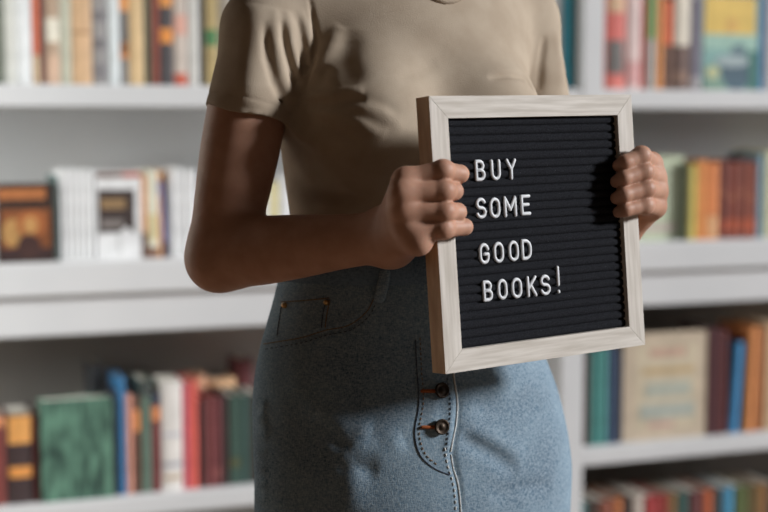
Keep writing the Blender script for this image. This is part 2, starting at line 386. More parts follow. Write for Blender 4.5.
row([
 (-1, 5, .22, (92, 98, 84), 'thin dark green book leftmost on the top shelf'),
 (5, 17, .24, (188, 188, 180), 'light grey book beside the leftmost green spine on the top shelf'),
 (17, 33, .25, (204, 210, 218), 'thick bluish white book left of the orange spine on the top shelf'),
 (34, 40.5, .23, (202, 96, 62), 'slim orange book with tan foot beside the thick white book', dict(bands=[(0, .28, (196, 168, 132))])),
 (40.5, 46, .24, (96, 52, 44), 'thin maroon book beside the slim orange one on the top shelf'),
 (46, 61, .235, (166, 140, 116), 'brown book with a pale round mark on its spine', dict(bands=[(.0, .28, (192, 158, 132)), (.40, .62, (206, 200, 182))])),
 (61, 72, .245, (172, 172, 152), 'grey green book right of the spine with a round mark'),
 (72, 93, .225, (196, 158, 118), 'thick tan book left of the banded grey spine', dict(bands=[(.5, .53, (160, 120, 84))])),
 (93, 108, .235, (138, 134, 132), 'grey book with darker bands beside the thick tan book', dict(bands=[(.06, .2, (112, 108, 110)), (.34, .44, (104, 100, 102)), (.6, .7, (110, 106, 108))])),
 (109, 121, .25, (200, 206, 216), 'bluish white book between grey banded and orange and grey spines'),
 (121, 129, .23, (120, 116, 112), 'grey book with orange top and orange square on its spine', dict(bands=[(.30, .70, (98, 94, 92)), (.26, .42, (226, 130, 66)), (.72, 1, (232, 140, 74))])),
 (129, 145, .235, (204, 172, 124), 'cream yellow book left of the thin dark green one'),
 (145, 152, .245, (78, 78, 58), 'thin dark olive book between cream and red spines'),
 (152, 160, .225, (130, 62, 48), 'dark red book left of the orange dotted spine'),
 (160, 174, .24, (70, 66, 68), 'charcoal book with orange top and an orange dot', dict(bands=[(.40, .54, (236, 132, 54)), (.74, 1, (238, 138, 66))])),
 (174, 188, .23, (186, 172, 160), 'pinkish grey book with a red foot', dict(bands=[(0, .12, (190, 84, 62)), (.5, .7, (204, 150, 132))])),
 (189, 200, .25, (196, 194, 188), 'off white book right of the pinkish grey one'),
 (200, 205, .235, (74, 70, 62), 'thin black book beside the yellow spine near the sleeve'),
 (205, 219, .23, (168, 146, 96), 'yellow book with a green patch right beside the sleeve', dict(bands=[(.4, .56, (70, 120, 72))])),
 (219, 235, .24, (150, 140, 126), 'taupe book mostly hidden behind the sleeve'),
], 84, zT1, G)
G = 'books on the top shelf, right bay'
row([
 (549, 562, .24, (200, 202, 200), 'whitish book just past the far sleeve'),
 (563, 573.5, .25, (64, 164, 188), 'teal blue book left of the white upright'),
 (573.5, 582, .235, (70, 72, 56), 'dark olive book against the white upright'),
], 84, zT1, G)
row([
 (606, 625, .25, (204, 98, 88), 'salmon red book with a dark grey panel beside the upright', dict(bands=[(.0, .1, (206, 110, 98)), (.16, .5, (98, 94, 90)), (.78, 1, (196, 158, 122))])),
 (625, 641, .24, (212, 182, 176), 'pale pink book right of the salmon red one', dict(bands=[(.05, .3, (206, 150, 146))])),
 (641, 645.5, .235, (194, 70, 56), 'very thin red book beside the pale pink one'),
 (645.5, 655, .25, (160, 160, 154), 'grey book with green top half', dict(bands=[(.52, 1, (104, 152, 88))])),
 (655, 663, .24, (228, 138, 78), 'orange book right of the green topped one'),
 (663, 672, .23, (104, 74, 60), 'brown book with orange red top', dict(bands=[(.5, 1, (218, 98, 58))])),
 (672, 690, .245, (96, 72, 64), 'dark brown book with cream top half', dict(bands=[(.47, 1, (206, 196, 178)), (.08, .2, (126, 96, 80))])),
 (690, 702, .24, (112, 108, 122), 'grey blue book left of the yellow picture cover', dict(bands=[(.02, .14, (160, 154, 156))])),
 (702, 757, .245, (116, 158, 152), 'picture book with yellow and turquoise cover facing out on the top shelf', dict(t=.018, prints=[
   (.02, .95, .60, 1, (222, 176, 80), 'box'), (.4, .62, .62, .78, (206, 158, 76), 'disc'), (.0, 1, .44, .60, (142, 178, 162), 'box'), (.34, .9, .0, .40, (66, 90, 104), 'disc'), (.5, .78, .3, .5, (84, 110, 118), 'disc'), (.22, .84, .25, .38, (148, 164, 166), 'disc'), (.06, .3, .12, .26, (176, 178, 130), 'disc'), (.02, .4, .0, .10, (110, 140, 120), 'box'), (.84, 1, 0, .42, (60, 112, 102), 'box')])),
 (757, 764, .25, (70, 120, 160), 'blue book right of the yellow picture cover'),
 (764, 776, .24, (170, 164, 160), 'grey book at the cut edge beside the blue one'),
], 86, zT1, G)
G = 'books on the middle shelf, left bay'
row([
 (-2, 55, .175, (58, 42, 36), 'dark book with orange title strip and picture facing out', dict(t=.03, q=.02, gain=.9, prints=[
   (.02, .86, .80, .94, (190, 112, 60), 'box'), (.06, .94, .05, .68, (140, 78, 42), 'box'), (.08, .46, .2, .56, (190, 140, 78), 'disc'), (.34, .86, .3, .66, (178, 100, 52), 'disc'), (.46, .70, .36, .58, (206, 150, 84), 'disc'), (.06, .94, .05, .18, (62, 42, 42), 'box'), (.34, .76, .05, .36, (72, 46, 42), 'disc')])),
 (55.5, 60, .19, (70, 90, 88), 'thin dark green book right of the orange picture cover'),
 (60, 65, .20, (214, 216, 222), 'white spine first right of the thin dark green book'),
 (65, 71, .205, (206, 208, 218), 'white spine second right of the thin dark green book'),
 (71, 77, .20, (210, 212, 220), 'white spine third right of the thin dark green book'),
 (77, 83, .205, (202, 206, 216), 'white spine fourth right of the thin dark green book'),
 (83, 89, .20, (212, 214, 222), 'white spine fifth right of the thin dark green book'),
 (89, 96, .203, (206, 208, 214), 'white spine just left of the white book with black square'),
 (97, 142, .20, (222, 216, 210), 'white book with a black square on its cover facing out', dict(t=.025, q=.03, prints=[
   (.04, .86, .30, .79, (52, 42, 40), 'box'), (.10, .66, .57, .69, (130, 102, 68), 'box'), (.10, .6, .36, .45, (112, 104, 100), 'box'), (.02, 1, .93, .985, (92, 62, 52), 'box'), (.6, 1, .93, .985, (170, 72, 52), 'box'), (.5, .82, .02, .36, (214, 204, 200), 'disc')])),
 (142, 148, .19, (206, 152, 112), 'peach spine right of the white book with black square', dict(bands=[(0, .3, (92, 62, 52))])),
 (148, 159, .20, (206, 198, 178), 'cream book beside the peach spine on the middle shelf', dict(bands=[(0, .12, (120, 84, 66)), (.2, .5, (190, 178, 134))])),
 (159, 163, .20, (218, 150, 100), 'thin orange book left of the leaning violet one'),
 (163, 169, .175, (112, 108, 150), 'violet book leaning against pale spines on the middle shelf', dict(lean=-.07, bands=[(0, .2, (58, 46, 66))])),
 (171, 178, .20, (222, 216, 220), 'pinkish white book right of the violet one'),
 (178, 185, .205, (224, 206, 206), 'pale pink book nearest the arm on the middle shelf'),
 (185, 197, .20, (214, 212, 210), 'white book partly behind the upper arm'),
 (259, 270, .185, (224, 214, 196), 'cream book seen in the gap between arm and waist'),
 (270, 279, .17, (222, 190, 140), 'pale yellow book in the gap under the armpit'),
 (279, 292, .185, (210, 206, 200), 'white book touching the waist in the gap'),
], 262, zM1, G, gain=1.35)
G = 'books on the middle shelf, right bay'
row([
 (608, 683, .222, (172, 182, 152), 'pale green picture book facing out beside the far hand', dict(t=.02, q=.05, prints=[(.2, .9, .1, .2, (176, 160, 150), 'box'), (0, .95, .3, .9, (178, 188, 160), 'box')])),
 (683, 687.5, .205, (84, 92, 70), 'thin dark green book right of the pale green cover'),
 (687.5, 696, .20, (196, 176, 84), 'mustard yellow book left of the orange books'),
 (696, 706, .212, (232, 132, 66), 'orange book beside the mustard yellow one'),
 (706, 718, .205, (228, 124, 66), 'orange book left of the dark red set', dict(bands=[(.02, .3, (236, 158, 108))])),
 (718, 727, .21, (112, 56, 46), 'dark red book first of the set beside orange', dict(bands=[(.1, .24, (158, 72, 48)), (.55, .62, (140, 80, 60))])),
 (727, 736, .205, (128, 60, 46), 'dark red book second of the set beside orange', dict(bands=[(.1, .26, (176, 80, 50)), (.5, .56, (156, 88, 62))])),
 (736, 745, .21, (122, 60, 46), 'dark red book third of the set beside orange', dict(bands=[(.1, .24, (166, 76, 48)), (.55, .62, (150, 84, 62))])),
 (745, 755, .205, (132, 64, 46), 'dark red book last of the set, beside the blue spine', dict(bands=[(.08, .26, (180, 80, 48)), (.5, .56, (156, 88, 62))])),
 (756, 762, .225, (112, 150, 170), 'light blue book right of the dark red set'),
 (762, 772, .235, (178, 176, 140), 'pale olive book at the cut edge of the middle shelf'),
], 240, zM1, G)
G = 'books on the bottom shelf, left bay'
yb = 500
row([
 (-14, 7, .205, (110, 48, 42), 'dark red book with orange top at the cut edge of the low shelf', dict(bands=[(.88, .99, (206, 130, 80))])),
 (8, 35.5, .205, (58, 44, 44), 'thick dark book with orange top and orange strip', dict(bands=[(.68, .99, (232, 146, 72)), (.30, .42, (232, 138, 62))])),
 (35.5, 41, .20, (92, 40, 40), 'thin maroon book left of the green cover'),
 (42, 114, .235, (70, 122, 96), 'mottled green book facing out on the low shelf', dict(t=.045, q=.02, prints=[], cmat=GM)),
 (114.5, 119, .245, (40, 46, 62), 'thin navy book right of the mottled green one'),
 (119, 127, .275, (46, 110, 160), 'blue book standing tall on the low shelf'),
 (127, 134, .235, (206, 142, 120), 'salmon pink book beside the blue one'),
 (134, 141, .23, (92, 56, 44), 'brown book with orange top on the low shelf', dict(bands=[(.64, .86, (222, 132, 72))])),
 (141, 153, .265, (86, 106, 92), 'grey green book with dark top on the low shelf', dict(bands=[(.86, 1, (58, 64, 62))])),
 (153, 161, .235, (112, 46, 46), 'dark red book with orange band left of the white one', dict(bands=[(.72, .86, (214, 128, 74)), (.88, 1, (44, 50, 70))])),
 (162, 184, .258, (208, 202, 196), 'thick white book with small printed marks on the low shelf', dict(bands=[(.1, .14, (176, 150, 120)), (.22, .26, (150, 150, 160)), (.5, .53, (170, 170, 180))])),
 (184, 189.5, .25, (206, 92, 108), 'thin pink book right of the thick white one'),
 (189.5, 199, .255, (208, 84, 72), 'coral red book between pink and maroon'),
 (200, 206, .21, (72, 42, 42), 'dark brown book right of the coral red one'),
 (206, 214, .215, (116, 56, 56), 'maroon book beside dark brown on the low shelf'),
 (214, 222, .215, (108, 52, 54), 'maroon book left of the black one on the low shelf', dict(bands=[(.1, .2, (130, 70, 66))])),
 (222, 229, .22, (58, 40, 40), 'black brown book left of the green pair'),
 (229, 241, .215, (52, 76, 66), 'dark green book beside the black brown one', dict(bands=[(.2, .3, (76, 80, 52))])),
 (241, 251, .215, (50, 74, 68), 'dark green book beside the denim skirt'),
 (251, 264, .215, (60, 46, 44), 'brown book partly behind the denim skirt'),
], yb, zC1, G, dep=.13)
row([(92, 105, .285, (74, 76, 80), 'dark grey book standing behind the green one', dict(q=.16, dep=.11)),
     (238, 254, .275, (92, 44, 46), 'dark maroon book standing behind the green pair', dict(q=.18, dep=.10)),
     (196, 207, .245, (216, 160, 124), 'peach book lying deeper behind the dark brown one', dict(q=.17, dep=.10)),
     (208, 237, .232, (226, 166, 122), 'peach topped book behind the maroon pair', dict(q=.17, dep=.10))], 470, zC1, 'books in the second row of the low shelf')
G = 'books on the bottom shelf, right bay'
row([
 (584, 590, .245, (66, 54, 50), 'dark brown book left of the teal one on the low shelf'),
 (590, 598, .25, (62, 128, 122), 'teal book beside dark brown on the low shelf'),
 (598, 607, .255, (70, 136, 130), 'lighter teal book next to navy on the low shelf'),
 (607, 613, .255, (62, 82, 112), 'navy book beside the lighter teal one'),
 (613, 620, .25, (50, 62, 84), 'dark navy book left of the beige picture cover'),
 (622, 706, .285, (204, 184, 158), 'large beige picture book facing out on the low shelf', dict(t=.02, q=.035, gain=.95, prints=[
   (.14, .88, .10, .90, (210, 194, 164), 'box'), (.3, .74, .78, .86, (204, 164, 142), 'box'), (.22, .84, .62, .68, (206, 176, 128), 'box'), (.26, .8, .40, .54, (182, 186, 170), 'box'), (.2, .85, .2, .34, (178, 184, 172), 'box'), (.3, .6, .12, .16, (206, 160, 150), 'box')])),
 (706, 717, .29, (72, 34, 38), 'dark maroon book right of the beige picture cover'),
 (717, 726, .285, (88, 40, 40), 'wine red book left of the leaning blue one'),
 (729, 738, .25, (54, 122, 172), 'blue book leaning right on the low shelf', dict(lean=.06)),
 (744, 753, .29, (206, 128, 70), 'orange book leaning beside the blue one', dict(lean=.035)),
 (754.5, 761.5, .285, (176, 108, 62), 'brown orange book right of the orange one', dict(lean=.02)),
 (763, 776, .30, (190, 160, 124), 'tan book at the cut edge of the low shelf'),
], 441, zB1, G, dep=.15)
G = 'books on the lowest shelf'
cols = [((70, 120, 120), 'teal'), ((76, 60, 52), 'dark brown'), ((160, 90, 70), 'rust'), ((206, 120, 70), 'orange'), ((70, 56, 54), 'black brown'), ((206, 190, 176), 'cream'), ((186, 62, 62), 'red'), ((176, 66, 60), 'brick red'), ((150, 112, 70), 'ochre'), ((60, 96, 90), 'dark teal'), ((110, 60, 60), 'maroon'), ((206, 100, 60), 'orange red'), ((80, 80, 76), 'grey'), ((70, 150, 190), 'sky blue'), ((96, 110, 60), 'olive'), ((120, 100, 60), 'khaki'), ((170, 120, 70), 'caramel'), ((56, 60, 70), 'charcoal')]
x = 578
for i, (c_, nm) in enumerate(cols):
    wd = [9, 11, 13, 10, 8, 12, 13, 9][i % 8]; top = SQ(x+5, 508-i*.8-[0, 3, -2, 4, 1, 5, 2][i % 7], .0)[1]
    row([(x, x+wd, max(.15, top-zL), c_, f'{nm} book whose top just shows above the frame edge on the lowest shelf')], 505, zL, G, q=.03, gain=.85)
    x += wd+.6

# ------------------------------------------------------------------ letter board
H, RW, TH_, FELT = .135, .0218, .0215, -.0055
lb = empty('letter_board', 'square black felt letter board in a pale wooden frame held by the person', 'letter board', B4)
def rail(pts, m, bev=.0003):
    bm = bmesh.new(); a = [bm.verts.new((x, y, 0)) for x, y in pts]; b_ = [bm.verts.new((x, y, -TH_)) for x, y in pts]
    bm.faces.new(a); bm.faces.new(b_[::-1])
    for i in range(4): bm.faces.new((a[i], b_[i], b_[(i+1) % 4], a[(i+1) % 4]))
    bmesh.ops.recalc_face_normals(bm, faces=bm.faces[:])
    bmesh.ops.bevel(bm, geom=bm.edges[:], offset=bev, segments=2, affect='EDGES', profile=.6)
    o = obj('frame_rail', bm, m, lb); o.data.materials.append(M['wood_s'])   # pale front, outer edges with warm light painted in
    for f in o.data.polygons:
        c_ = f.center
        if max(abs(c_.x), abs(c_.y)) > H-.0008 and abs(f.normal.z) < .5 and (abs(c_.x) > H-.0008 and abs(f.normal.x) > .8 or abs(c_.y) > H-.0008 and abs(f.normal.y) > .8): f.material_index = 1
    return o
I = H-RW; g = .00008
rail([(-H+g, H), (H-g, H), (I-g, I), (-I+g, I)], M['wood_h'])
rail([(-H+g, -H), (H-g, -H), (I-g, -I), (-I+g, -I)], M['wood_h'])
rail([(-H, H-g), (-H, -H+g), (-I, -I+g), (-I, I-g)], M['wood_v'])
rail([(H, H-g), (H, -H+g), (I, -I+g), (I, I-g)], M['wood_v'])
bm = bmesh.new(); NR = 26; pit = 2*I/NR; prev = None; ys = []
for i in range(NR):
    for q, dz in ((.0, -.0024), (.07, -.0026), (.14, -.0008), (.22, -.0001), (.5, .0003), (.78, -.0001), (.86, -.0008), (.93, -.0026)): ys.append((-I+(i+q)*pit, FELT+dz))
ys.append((I, FELT-.0024)); XS = np.linspace(-I-.001, I+.001, 30)
for y, z in ys:
    cur = [bm.verts.new((x, y, z)) for x in XS]
    if prev:
        for j in range(len(XS)-1): bm.faces.new((prev[j], prev[j+1], cur[j+1], cur[j]))
    prev = cur
fe = obj('felt_panel', bm, M['felt'], lb, smooth=True)
obj('backing_panel', newbox(-I-.004, I+.004, -I-.004, I+.004, -.0195, -.010), M['wood_h'], lb)

def arc(cx, cy, rx, ry, a0, a1, n=14): return [(cx+rx*math.cos(math.radians(a)), cy+ry*math.sin(math.radians(a))) for a in np.linspace(a0, a1, n)]
GL = {  # strokes in a unit box, closed flag
 'B': [([(0, 0), (0, 1)], 0), ([(0, 1), (.45, 1)]+arc(.45, .76, .45, .24, 90, -90)[1:]+[(0, .52)], 0), ([(0, .52), (.5, .52)]+arc(.5, .26, .5, .26, 90, -90)[1:]+[(0, 0)], 0)],
 'U': [([(0, 1), (0, .34)]+arc(.5, .34, .5, .34, 180, 360)[1:]+[(1, 1)], 0)],
 'Y': [([(0, 1), (.5, .48), (1, 1)], 0), ([(.5, .48), (.5, 0)], 0)],
 'S': [(arc(.5, .75, .47, .25, 20, 180, 12)+arc(.5, .75, .47, .235, 180, 262, 7)[1:]+arc(.5, .27, .5, .255, 82, 0, 7)[0:]+arc(.5, .27, .5, .27, 0, -160, 13)[1:], 0)],
 'O': [(arc(.5, .66, .5, .34, 0, 180, 12)+arc(.5, .34, .5, .34, 180, 360, 12), 1)],
 'M': [([(0, 0), (0, 1), (.5, .34), (1, 1), (1, 0)], 0)],
 'E': [([(1, 1), (0, 1), (0, 0), (1, 0)], 0), ([(0, .52), (.85, .52)], 0)],
 'G': [(arc(.5, .68, .5, .32, 12, 180, 12)+arc(.5, .32, .5, .32, 180, 360, 12)+[(1, .46), (.58, .46)], 0)],
 'D': [([(0, 0), (0, 1), (.35, 1)]+arc(.35, .62, .65, .38, 90, 0, 8)[1:]+arc(.35, .38, .65, .38, 0, -90, 8)+[(0, 0)], 0)],
 'K': [([(0, 0), (0, 1)], 0), ([(1, 1), (0, .36)], 0), ([(.36, .58), (1, 0)], 0)],
 '!': [([(.5, 1), (.5, .30)], 0), ([(.5, 0), (.5, .02)], 0)],
}
words_ = [('BUY', [(-83.5, -70.3, 50.4, 72), (-63.6, -50.6, 50.4, 71.8), (-43.9, -30, 50.2, 71.9)]),
 ('SOME', [(-85.4, -71.7, 13, 34.3), (-67.9, -54, 12.6, 33.7), (-49.5, -32.6, 12.6, 34.2), (-27.5, -14, 13.4, 34.7)]),
 ('GOOD', [(-84.6, -71.3, -32.3, -11), (-66.4, -52.7, -32.4, -11), (-46.9, -33.2, -32.2, -10.9), (-30, -16.1, -32, -10.5)]),
 ('BOOKS!', [(-82.8, -69.8, -69.7, -48.3), (-64, -50.9, -69.6, -48.4), (-45.8, -31.7, -69.9, -48.6), (-25.7, -12, -70.2, -48.2), (-7.9, 6.3, -70.1, -48.5), (13.7, 20.7, -69.7, -40.8)])]
RS = .00182
ordn = ['first', 'second', 'third', 'fourth', 'fifth', 'sixth']
for wd, bx in words_:
    for i, (ch, (u0, u1, v0, v1)) in enumerate(zip(wd, bx)):
        u0, u1, v0, v1 = [q/1000 for q in (u0+2.9, u1+2.9, v0, v1)]
        bm = bmesh.new(); ww, hh = u1-u0-2*RS, v1-v0-2*RS
        for st, cl in GL[ch]:
            pts = [np.array((x*ww-ww/2, y*hh-hh/2, 0)) for x, y in st]; out = [pts[0]]
            for q in pts[1:]:
                if np.linalg.norm(q-out[-1]) > 1e-5: out.append(q)
            if cl:
                if np.linalg.norm(out[0]-out[-1]) < 1e-5: out.pop()
                tube(bm, out, RS, 10, True, flat=((0, 0, 1), .75))
            else:
                # keep full width around sharp corners: doubled corner points
                sharp = [out[0]]
                for a_, b_, c_ in zip(out, out[1:], out[2:]):
                    d1 = (b_-a_)/np.linalg.norm(b_-a_); d2 = (c_-b_)/np.linalg.norm(c_-b_)
                    if d1@d2 < .8:
                        tube(bm, sharp+[b_], RS, 10, flat=((0, 0, 1), .75)); sharp = [b_]
                    else: sharp.append(b_)
                tube(bm, sharp+[out[-1]], RS, 10, flat=((0, 0, 1), .75))
        if ch == '!': nm, lab = 'exclamation_mark', 'white plastic exclamation mark ending the word BOOKS on the felt board'
        else: nm, lab = 'letter', f'white plastic letter {ch}, {ordn[i]} letter of the word {wd.strip("!")} on the felt board'
        o = obj(nm, bm, M['letter'], None, lab, True); o['category'] = 'letter'; o['group'] = 'white letters on the felt board'
        o.matrix_world = B4 @ Matrix.Translation(((u0+u1)/2, (v0+v1)/2, FELT+.0009))

# ------------------------------------------------------------------ person
PSI = math.radians(25); LAT = np.array([math.cos(PSI), math.sin(PSI), 0]); FWD = np.array([math.sin(PSI), -math.cos(PSI), 0])
#        z     cx     cy     half width  half depth
SEC = np.array([
 [0.55, .036, 1.605, .178, .128],
 [0.70, .0385, 1.603, .188, .127],
 [0.755, .0385, 1.602, .1925, .126],
 [0.80, .0385, 1.602, .1925, .125],
 [0.883, .029, 1.602, .184, .122],
 [0.93, .0225, 1.602, .172, .114],
 [1.009, .019, 1.602, .146, .100],
 [1.077, .016, 1.602, .1275, .094],
 [1.14, .016, 1.606, .1340, .100],
 [1.225, .020, 1.612, .150, .104],
 [1.30, .024, 1.618, .158, .094],
 [1.35, .026, 1.622, .140, .078],
 [1.385, .028, 1.626, .092, .066],
 [1.42, .03, 1.626, .060, .058],
 [1.50, .033, 1.620, .055, .055]])
ZT = np.linspace(.5, 1.5, 801); TAB = np.stack([hermite(SEC[:, 0], SEC[:, k], ZT) for k in range(1, 5)], 1)
def torso(p, off=0.):
    i = (np.clip(p[:, 2], .5, 1.4999)-.5)*800; i0 = i.astype(int); t = (i-i0)[:, None]; s = TAB[i0]*(1-t)+TAB[np.minimum(i0+1, 800)]*t
    q0 = p[:, 0]-s[:, 0]; q1 = p[:, 1]-s[:, 1]
    u = q0*LAT[0]+q1*LAT[1]; v = q0*FWD[0]+q1*FWD[1]
    a = s[:, 2]+off; b = s[:, 3]+off
    k0 = np.sqrt((u/a)**2+(v/b)**2); k1 = np.sqrt((u/(a*a))**2+(v/(b*b))**2)+1e-9
    return k0*(k0-1)/k1
def LP(z, lat, fwd):                            # a point in the torso's own frame
    s = [np.interp(z, ZT, TAB[:, k]) for k in range(2)]
    return np.array([s[0], s[1], z])+LAT*lat+FWD*fwd
AX = np.stack([LAT, FWD, [0, 0, 1]])
def bust(p, d, off=0.):
    for sg in (-1, 1):
        d = smin(d, ellip(p, LP(1.198, .070*sg, .078), np.array([.062, .060, .064])+off, AX), .05)
    return d

# arms: joints from the photograph
SHR, ELR, WRR = P(262, 28, 1.518), P(221, 255, 1.505), P(392, 236, 1.392)
SHL, ELL, WRL = P(521, 22, 1.685), P(556, 258, 1.755), BP(615, 229, -.062)
def chain(p, pts, n=14):
    a = np.array([q for q, _ in pts]); r = [x for _, x in pts]; k = np.concatenate([[0], np.cumsum(np.linalg.norm(np.diff(a, axis=0), axis=1))])
    t = np.linspace(0, k[-1], n); A = np.stack([np.interp(t, k, a[:, i]) for i in range(3)], 1); R_ = hermite(k, r, t); d = None
    for i in range(n-1):
        q = rcone(p, A[i], A[i+1], R_[i], R_[i+1]); d = q if d is None else np.minimum(d, q)
    return d
def mixp(a, b_, t): return a*(1-t)+b_*t
def arm_r(p):
    d = chain(p, [(SHR, .040), (mixp(SHR, ELR, .3), .0425), (mixp(SHR, ELR, .55), .0425), (mixp(SHR, ELR, .8), .0385), (ELR, .0345)])
    f_ = chain(p, [(ELR+np.array([.003, -.003, 0]), .0345), (mixp(ELR, WRR, .22), .0365), (mixp(ELR, WRR, .45), .0335), (mixp(ELR, WRR, .75), .0275), (WRR, .0255)])
    d = smin(d, f_, .022)
    return smin(d, ellip(p, ELR+np.array([-.008, .006, -.010]), (.024, .026, .025)), .016)
def arm_l(p):
    d = chain(p, [(SHL, .036), (mixp(SHL, ELL, .35), .042), (mixp(SHL, ELL, .8), .038), (ELL, .034)])
    return smin(d, chain(p, [(ELL, .034), (mixp(ELL, WRL, .25), .0355), (mixp(ELL, WRL, .75), .027), (WRL, .0245)]), .02)
RH = [  # finger: knuckle, middle joint, end joint, tip as (pixel x, pixel y, height over the board face)
 [(405, 180, -.004), (443, 170.5, .0175), (460, 174, .0135), (457, 178, .0055)],
 [(401.5, 193, .000), (443.5, 190.5, .0195), (454, 191, .0150), (451, 192, .0055)],
 [(402.5, 209, -.002), (444, 211, .0185), (457.5, 212, .0140), (455, 213, .0055)],
 [(406.5, 226, -.006), (443, 228.5, .0145), (464.5, 227, .0105), (463, 227.5, .0055)]]
LH = [
 [(651, 163, -.009), (641.5, 155.5, .0150), (625, 162.5, .0115), (618.5, 165.5, .0045)],
 [(655, 177, -.008), (643.5, 171.5, .0160), (624, 178, .0125), (616.5, 181.5, .0045)],
 [(656.5, 191, -.008), (645.5, 188.5, .0160), (624, 194.5, .0125), (616.5, 198, .0045)],
 [(655, 207, -.010), (644.5, 205, .0140), (625, 209.5, .0110), (618.5, 212, .0045)]]
RAD = [(.0110, .0099, .0085, .0070), (.0112, .0104, .0087, .0072), (.0112, .0102, .0086, .0070), (.0112, .0099, .0080, .0064)]
TR = [BP(398, 226, -.026), BP(424, 204, -.037), BP(452, 192, -.0345), BP(474, 187, -.0325)]
TL = [BP(642, 222, -.050), BP(628, 204, -.046), BP(604, 190, -.0385), BP(586, 184, -.0335)]
RH = [[BP(*q) for q in f] for f in RH]; LH = [[BP(*q) for q in f] for f in LH]
def near(p, c, r): return np.nonzero(((p-c)**2).sum(1) < r*r)[0]
def hand(p, d, fingers, wrist, thumb, sc, palm_in, wr, heel, heel_pt=None):
    c = (fingers[1][0]+wrist)/2; k = near(p, c, .17)
    if not len(k): return d
    q = p[k]; dd = d[k]
    side = fingers[3][0]-fingers[0][0]; side /= np.linalg.norm(side)
    pal = np.full(len(q), 9.)
    for i in range(4):
        w0 = wrist+side*(-.013+.0085*i)
        pal = smin(pal, rcone(q, w0, fingers[i][0], wr, RAD[i][0]*sc*1.04), .011)
    pal = smin(pal, rcone(q, wrist+side*.011+palm_in*.004, fingers[3][0]*.6+wrist*.4+palm_in*.006+side*heel, .0148, .0118), .014)
    pal = smin(pal, rcone(q, wrist-side*.010+palm_in*.008, thumb[1], .0175, .0115), .014)
    if heel_pt is not None: pal = smin(smin(pal, rcone(q, fingers[3][0]+BU*.006, heel_pt, .0108, .0108), .010), rcone(q, heel_pt, wrist+side*.009, .0110, .0150), .016)
    th = smin(rcone(q, thumb[1], thumb[2], .0112, .0096), rcone(q, thumb[2], thumb[3], .0096, .0080), .004)
    pal = smin(pal, th, .008)
    fs = None
    for i, f in enumerate(fingers):
        r = [x*sc for x in RAD[i]]
        g_ = rcone(q, f[0], f[1], r[0]*.97, r[1])
        back = f[1]-(f[0]+f[2])/2; back /= np.linalg.norm(back)
        g_ = smin(g_, rcone(q, f[1], f[2], r[1]*.98, r[2]), .0035)
        g_ = smin(g_, rcone(q, f[2], f[3], r[2], r[3]), .003)
        g_ = smin(g_, np.linalg.norm(q-(f[1]+back*.0004), axis=1)-r[1]*.95, .005)
        # knuckle over the root joint and a waist between the joints
        m_ = f[0]*.5+f[1]*.5; g_ = g_+.0002*np.exp(-((q-m_)**2).sum(1)/(2*.008**2))
        # skin creases across the middle joint
        ax_ = (f[2]-f[0]); ax_ /= np.linalg.norm(ax_)
        for o_ in (-.0030, 0, .0030):
            s_ = (q-f[1])@ax_-o_; g_ = g_+.00035*np.exp(-s_*s_/(2*.0006**2))*np.exp(-((q-f[1]-back*r[1])**2).sum(1)/(2*.0055**2))
        fs = g_ if fs is None else smin(fs, g_, .0016)
    h_ = smin(pal, fs, .009)
    d[k] = smin(dd, h_, .016)
    return d
def f_arm_r(p):
    d = arm_r(p)
    return hand(p, d, RH, WRR, TR, 1.0, -BN*1.0, .0158, .002, BP(418, 241, -.002))
def f_arm_l(p):
    d = arm_l(p)
    return hand(p, d, LH, WRL, TL, .97, -BU*.6-BN*.2, .0145, .0)
def mesh_of(name, fs, m, parent, smooth=True):
    prt = []
    for f, lo, hi, h, it in fs:
        v, q = mesh_sdf(name, f, lo, hi, h, smooth_it=it)
        a, b_, c_ = v[q[:, 0]], v[q[:, 1]], v[q[:, 2]]
        if (a*np.cross(b_, c_)).sum() < 0: q = q[:, ::-1]
        prt.append((v, q))
    me = np_mesh(name, prt); return link(name, me, m, parent, None, smooth)
def bbox(pts, pad): pts = np.array(pts); return pts.min(0)-pad, pts.max(0)+pad

person = empty('person', 'person in tan t-shirt and blue denim skirt holding up a letter board', 'person', Matrix.Translation((.033, 1.60, 0)))
PI_ = person.matrix_world.inverted()
def own(o): o.matrix_parent_inverse = PI_; return o
